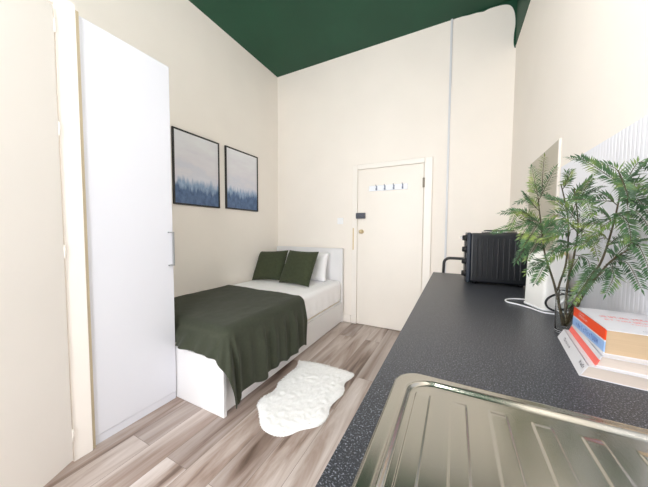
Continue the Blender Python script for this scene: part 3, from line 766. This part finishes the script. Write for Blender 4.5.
# ------------------------------------------------------------------ fern
STEMS = [[(0.347, 1.165, 0.924), (0.37, 1.15, 1.029), (0.41, 1.12, 1.149), (0.419, 1.08, 1.272), (0.415, 1.04, 1.37)], [(0.349, 1.17, 0.922), (0.349, 1.17, 1.056), (0.363, 1.17, 1.172), (0.369, 1.17, 1.274), (0.354, 1.17, 1.399)], [(0.345, 1.165, 0.923), (0.317, 1.18, 1.065), (0.293, 1.2, 1.166), (0.28, 1.21, 1.275), (0.267, 1.21, 1.375)], [(0.349, 1.16, 0.926), (0.373, 1.11, 1.051), (0.398, 1.04, 1.158), (0.411, 0.98, 1.203)], [(0.345, 1.175, 0.92), (0.334, 1.2, 1.034), (0.358, 1.22, 1.142), (0.363, 1.24, 1.294), (0.341, 1.25, 1.427)]]
FRONDS = [(0, [(0.415, 1.04, 1.37), (0.401, 1.03, 1.425), (0.364, 1.04, 1.451), (0.31, 1.06, 1.477)]), (0, [(0.415, 1.04, 1.364), (0.428, 1.0, 1.435), (0.441, 0.97, 1.414)]), (0, [(0.414, 1.04, 1.356), (0.43, 0.99, 1.378), (0.447, 0.96, 1.332)]), (0, [(0.403, 1.03, 1.425), (0.405, 0.99, 1.364), (0.399, 0.96, 1.298)]), (0, [(0.418, 1.07, 1.301), (0.432, 1.0, 1.302), (0.452, 0.97, 1.241)]), (3, [(0.401, 1.04, 1.164), (0.423, 0.98, 1.222), (0.435, 0.93, 1.138)]), (3, [(0.393, 1.04, 1.157), (0.413, 0.99, 1.17), (0.426, 0.95, 1.108)]), (3, [(0.393, 1.05, 1.15), (0.403, 1.02, 1.132), (0.382, 1.0, 1.078)]), (0, [(0.41, 1.12, 1.149), (0.381, 1.1, 1.115), (0.344, 1.08, 1.061)]), (2, [(0.28, 1.21, 1.257), (0.232, 1.22, 1.325), (0.163, 1.24, 1.325)]), (2, [(0.28, 1.21, 1.275), (0.21, 1.18, 1.327), (0.177, 1.15, 1.271)]), (2, [(0.271, 1.21, 1.36), (0.258, 1.22, 1.436), (0.252, 1.24, 1.492)]), (2, [(0.27, 1.21, 1.367), (0.289, 1.19, 1.428), (0.304, 1.18, 1.47)]), (2, [(0.285, 1.2, 1.221), (0.241, 1.17, 1.213), (0.197, 1.14, 1.141)]), (2, [(0.3, 1.19, 1.131), (0.263, 1.14, 1.145), (0.222, 1.1, 1.109)]), (1, [(0.363, 1.17, 1.291), (0.316, 1.15, 1.352), (0.274, 1.13, 1.369)]), (4, [(0.345, 1.25, 1.405), (0.354, 1.22, 1.435), (0.34, 1.2, 1.457)]), (1, [(0.358, 1.17, 1.342), (0.381, 1.13, 1.379), (0.395, 1.1, 1.386)]), (1, [(0.368, 1.17, 1.24), (0.389, 1.13, 1.283), (0.411, 1.1, 1.263)]), (1, [(0.366, 1.17, 1.206), (0.313, 1.13, 1.213), (0.274, 1.1, 1.15)]), (1, [(0.365, 1.17, 1.172), (0.388, 1.14, 1.159), (0.389, 1.12, 1.093)]), (4, [(0.363, 1.24, 1.294), (0.32, 1.22, 1.315), (0.283, 1.2, 1.272)]), (0, [(0.419, 1.08, 1.272), (0.378, 1.05, 1.315), (0.343, 1.03, 1.298)]), (0, [(0.417, 1.06, 1.329), (0.38, 1.05, 1.362), (0.349, 1.04, 1.342)]), (2, [(0.28, 1.21, 1.275), (0.236, 1.17, 1.275), (0.205, 1.15, 1.217)]), (1, [(0.369, 1.17, 1.264), (0.386, 1.12, 1.231), (0.395, 1.1, 1.176)]), (0, [(0.42, 1.1, 1.226), (0.379, 1.07, 1.248), (0.343, 1.05, 1.208)]), (0, [(0.416, 1.05, 1.343), (0.429, 1.0, 1.342), (0.443, 0.97, 1.292)]), (2, [(0.275, 1.21, 1.323), (0.236, 1.2, 1.368), (0.202, 1.19, 1.358)]), (4, [(0.361, 1.24, 1.348), (0.386, 1.24, 1.4), (0.41, 1.22, 1.413)]), (4, [(0.359, 1.23, 1.239), (0.318, 1.22, 1.239), (0.277, 1.2, 1.191)]), (0, [(0.414, 1.1, 1.202), (0.427, 1.06, 1.239), (0.443, 1.03, 1.221)]), (0, [(0.419, 1.07, 1.31), (0.416, 1.0, 1.278), (0.412, 0.97, 1.222)]), (1, [(0.355, 1.17, 1.376), (0.36, 1.1, 1.351), (0.368, 1.07, 1.299)]), (2, [(0.281, 1.2, 1.239), (0.3, 1.17, 1.285), (0.322, 1.15, 1.26)]), (1, [(0.367, 1.17, 1.25), (0.322, 1.1, 1.282), (0.288, 1.07, 1.247)])]
fern = thing('fern', 'feathery green fern stems spreading from the glass vase on the worktop', 'plant', (VX, VY, KZ + 0.01))
foli = []
for s in STEMS:
    bm = bmesh.new(); p = smooth_path(s, 7)
    tube(bm, p, [0.0042 - 0.0026 * i / len(p) for i in range(len(p))], 7)
    obj('stem', bm, 'stem', fern); foli.append(bmesh.new())
def leaflet(bm, base, d, nrm, L, w):
    side = d.cross(nrm).normalized()
    if side.length < 0.5: return
    up = side.cross(d).normalized()
    tip = base + d * L - up * L * 0.10
    a = base + d * L * 0.4; 
    vs = [bm.verts.new(p) for p in (base, a + side * w + up * w * 0.5, tip, a - side * w + up * w * 0.5, a)]
    for t in ((0, 1, 4), (1, 2, 4), (0, 4, 3), (4, 2, 3)): bm.faces.new([vs[i] for i in t])
def frond(bm, ctrl, r):
    p = smooth_path(ctrl, 12)
    tube(bm, p, [0.0013 - 0.0008 * i / len(p) for i in range(len(p))], 5, mi=1)
    # walk along and place leaflets evenly
    tot = 0; last = 0.010; up = Vector((r.uniform(-.5, .1), r.uniform(-0.9, -0.3), r.uniform(0.3, 0.9))).normalized()
    L_all = sum((p[i + 1] - p[i]).length for i in range(len(p) - 1))
    for i in range(len(p) - 1):
        seg = (p[i + 1] - p[i]); ln = seg.length; t = seg.normalized()
        while last <= tot + ln:
            q = p[i] + seg * ((last - tot) / ln); f = last / L_all
            L0 = (0.038 * (1 - 0.55 * f) * (0.55 + 0.45 * min(1, f * 5))) * r.uniform(0.85, 1.15)
            side = t.cross(up).normalized()
            for sg in (1, -1):
                ang_ = r.uniform(0.75, 1.0)
                d_ = (t * math.cos(ang_) + side * sg * math.sin(ang_) + up * r.uniform(-0.15, 0.25)).normalized()
                tipx = q.x + d_.x * L0
                if tipx > XR - 0.018: continue
                leaflet(bm, q, d_, up, L0, 0.0020 + 0.0007 * r.random())
            last += 0.0060
        tot += ln
    leaflet(bm, p[-1], (p[-1] - p[-2]).normalized(), up, 0.022, 0.0022)
fr_rnd = random.Random(11)
for k, ctrl in FRONDS:
    c = [Vector(q) for q in ctrl]
    frond(foli[k], c, fr_rnd)
    # a shorter side frond in depth keeps the clump full from every side
    v_ = (c[-1] - c[0]); b0 = c[0].lerp(c[1], 0.35)
    off = Vector((fr_rnd.uniform(-0.05, 0.01), fr_rnd.choice((-1, 1)) * fr_rnd.uniform(0.04, 0.09), fr_rnd.uniform(-0.05, 0.03)))
    frond(foli[k], [b0, b0 + v_ * 0.42 + off * 0.6, b0 + v_ * 0.74 + off], fr_rnd)
for b_ in foli: obj('foliage', b_, ['leaf', 'stem'], fern, recalc=False)

# ------------------------------------------------------------------ books
def glyphs(bm, o, ux, uy, n, x0, y0, h, w, gap, r, lift):
    """a run of small illegible letter strokes on a surface"""
    nz = ux.cross(uy).normalized(); x = x0
    for i in range(n):
        ww = w * r.uniform(0.6, 1.1); hh = h * r.choice((0.7, 0.7, 1.0))
        for (a, b, c, d_) in r.choice((((0, 0, 0.28, 1), (0.28, 0.75, 1, 1), (0.28, 0.0, 1, 0.22)), ((0, 0, 0.28, 1), (0.72, 0, 1, 1), (0.28, 0.4, 0.72, 0.62)), ((0.36, 0, 0.64, 1), (0, 0.78, 1, 1)), ((0, 0, 1, 0.22), (0, 0.22, 0.28, 1), (0.72, 0.22, 1, 1)))):
            P = [o + ux * (x + ww * p_) + uy * (y0 + hh * q_) + nz * lift for p_, q_ in ((a, b), (c, b), (c, d_), (a, d_))]
            bm.faces.new([bm.verts.new(p_) for p_ in P])
        x += ww + gap * (3 if r.random() < 0.2 else 1)
    return bm
def book(label, fb, bb, width, z0, th, pages, lean=0.0):
    """fb/bb = front/back spine corners on the ground plan; returns thing and its local axes"""
    F, Bk = Vector((*fb, 0)), Vector((*bb, 0)); ly = (Bk - F).normalized(); lx = Vector((ly.y, -ly.x, 0)); Lb = (Bk - F).length
    t = thing('book', label, 'book', (F.x, F.y, z0), 'books stacked beside the vase')
    tf = Matrix(((lx.x, ly.x, 0, F.x), (lx.y, ly.y, 0, F.y), (0, 0, 1, z0), (0, 0, 0, 1)))
    sh = Matrix.Identity(4); sh[0][2] = lean
    tf = tf @ sh
    c = 0.0015
    obj('pages', B(c, width - 0.003, 0.002, Lb - 0.002, c, th - c, 0.0, tf=tf), pages, t)
    return t, tf, Lb
rb = random.Random(5)
def book_cover(t, tf, width, Lb, th, spine_bands, mats_extra, texts):
    """cover boards and spine with its printed bands and lettering in one mesh"""
    c = 0.0016
    bm = bmesh.new()
    box(bm, 0, width, 0, Lb, 0, c, 0, tf=tf); box(bm, 0, width, 0, Lb, th - c, th, 0, tf=tf)
    for (a, b, mi) in spine_bands: box(bm, -0.0008, c, 0, Lb, a * th, b * th, 0, mi=mi, tf=tf)
    r3 = tf.to_3x3(); bmesh.ops.recalc_face_normals(bm, faces=bm.faces)
    for (where, mi, args) in texts:
        if where == 'spine': o, ux, uy = tf @ Vector((-0.0008, Lb, 0)), r3 @ Vector((0, -1, 0)), r3 @ Vector((0, 0, 1))
        else: o, ux, uy = tf @ Vector((0, 0, th)), r3 @ Vector((1, 0, 0)), r3 @ Vector((0, 1, 0))
        n0 = len(bm.faces)
        glyphs(bm, o, ux.normalized(), uy.normalized(), *args, rb, 0.0006)
        bm.faces.ensure_lookup_table()
        for f in bm.faces[n0:]: f.material_index = mi
    return obj('cover', bm, ['cover'] + mats_extra, t, recalc=False)

t, tf, Lb = book('thick white paperback with small dark lettering on its slanted spine, lowest in the stack', (0.278, 0.828), (0.313, 1.106), 0.165, KZ + 0.0008, 0.029, 'papercream', 0.5)
book_cover(t, tf, 0.165, Lb, 0.029, [(0, 1, 0)], ['ink'], [('spine', 1, (9, 0.055, 0.014, 0.008, 0.007, 0.002)), ('spine', 1, (5, 0.235, 0.017, 0.009, 0.006, 0.0015))])
t, tf, Lb = book('cream-paged paperback with a coral red spine, middle of the stack', (0.308, 0.834), (0.339, 1.100), 0.15, KZ + 0.0302, 0.026, 'papercream', 0.35)
book_cover(t, tf, 0.15, Lb, 0.026, [(0, 0.62, 1), (0.62, 1, 0)], ['red'], [])
t, tf, Lb = book('very thick white book with orange and light blue spine, top of the stack', (0.3265, 0.850), (0.336, 1.066), 0.15, KZ + 0.0566, 0.060, 'paper', 0.03)
book_cover(t, tf, 0.15, Lb, 0.060, [(0, 0.08, 0), (0.08, 0.50, 2), (0.50, 0.56, 0), (0.56, 1, 1)], ['orange', 'blue', 'inkblue', 'red', 'ink'],
    [('spine', 0, (12, 0.045, 0.043, 0.007, 0.004, 0.0012)), ('spine', 0, (10, 0.05, 0.053, 0.004, 0.003, 0.001)), ('spine', 3, (13, 0.03, 0.011, 0.013, 0.0085, 0.003)),
     ('top', 4, (11, 0.030, 0.125, 0.016, 0.0075, 0.002)), ('top', 4, (10, 0.030, 0.096, 0.012, 0.0075, 0.002)), ('top', 4, (7, 0.07, 0.076, 0.007, 0.006, 0.002)), ('top', 5, (10, 0.07, 0.022, 0.005, 0.005, 0.0015))])

# ------------------------------------------------------------------ light
def area(name, loc, rot, sx, sy, e, col):
    l = bpy.data.lights.new(name, 'AREA'); l.shape = 'RECTANGLE'; l.size = sx; l.size_y = sy; l.energy = e; l.color = col
    o = bpy.data.objects.new(name, l); COL.objects.link(o); o.location = loc; o.rotation_euler = rot; return o
area('window_daylight', ((WX0 + WX1) / 2, YN - 0.16, (WZ0 + WZ1) / 2), (R_(90), 0, 0), 1.55, 2.7, 66, (0.985, 0.985, 1.0))

# added fill light: glowing globe hung out of view to brighten the walls
PX, PY, PZ = -0.25, 0.30, 2.75
cl = thing('fill_globe', 'added out-of-view glowing white globe hung from the green ceiling as fill light', 'fill light', (PX, PY, H))
obj('fill_mount', lathe(bmesh.new(), [(0.01, H - 0.04), (0.05, H - 0.03), (0.055, H)], PX, PY, 32), 'white', cl)
bm = bmesh.new(); tube(bm, [(PX, PY, H - 0.03), (PX, PY, PZ + 0.16)], 0.004, 8); obj('cord', bm, 'white', cl)
gm = bpy.data.materials.new('fill_globe_glow'); gm.use_nodes = True
gb = gm.node_tree.nodes['Principled BSDF']; gb.inputs['Emission Color'].default_value = (1.0, 0.98, 0.965, 1); gb.inputs['Emission Strength'].default_value = 36.0
bm = bmesh.new(); bmesh.ops.create_uvsphere(bm, u_segments=40, v_segments=24, radius=0.16, matrix=Matrix.Translation((PX, PY, PZ)))
for f in bm.faces: f.smooth = True
obj('globe', bm, gm, cl)

w = bpy.data.worlds.new('sky'); SC.world = w; w.use_nodes = True
nt = w.node_tree; bg = nt.nodes['Background']
bg.inputs['Color'].default_value = (0.86, 0.93, 1.0, 1); bg.inputs['Strength'].default_value = 1.0

# ------------------------------------------------------------------ camera
cam = bpy.data.cameras.new('camera'); co = bpy.data.objects.new('camera', cam); COL.objects.link(co)
cam.sensor_width = 36; cam.lens = 257.43 / 648 * 36; cam.clip_start = 0.02
yaw, pit, rol = R_(27.0358), R_(2.8127), R_(0.2843)
fwd = Vector((-math.sin(yaw) * math.cos(pit), math.cos(yaw) * math.cos(pit), -math.sin(pit)))
rt = Vector((math.cos(yaw), math.sin(yaw), 0)); up = rt.cross(fwd)
r2 = rt * math.cos(rol) + up * math.sin(rol); u2 = up * math.cos(rol) - rt * math.sin(rol)
mw = Matrix(((r2.x, u2.x, -fwd.x, 0), (r2.y, u2.y, -fwd.y, 0), (r2.z, u2.z, -fwd.z, 1.25), (0, 0, 0, 1)))
co.matrix_world = mw
SC.camera = co
SC.view_settings.view_transform = 'Standard'; SC.view_settings.look = 'None'; SC.view_settings.gamma = 1; SC.view_settings.use_curve_mapping = False
SC.view_settings.exposure = 0.53
SC.cycles.max_bounces = 16; SC.cycles.diffuse_bounces = 10; SC.cycles.transmission_bounces = 12
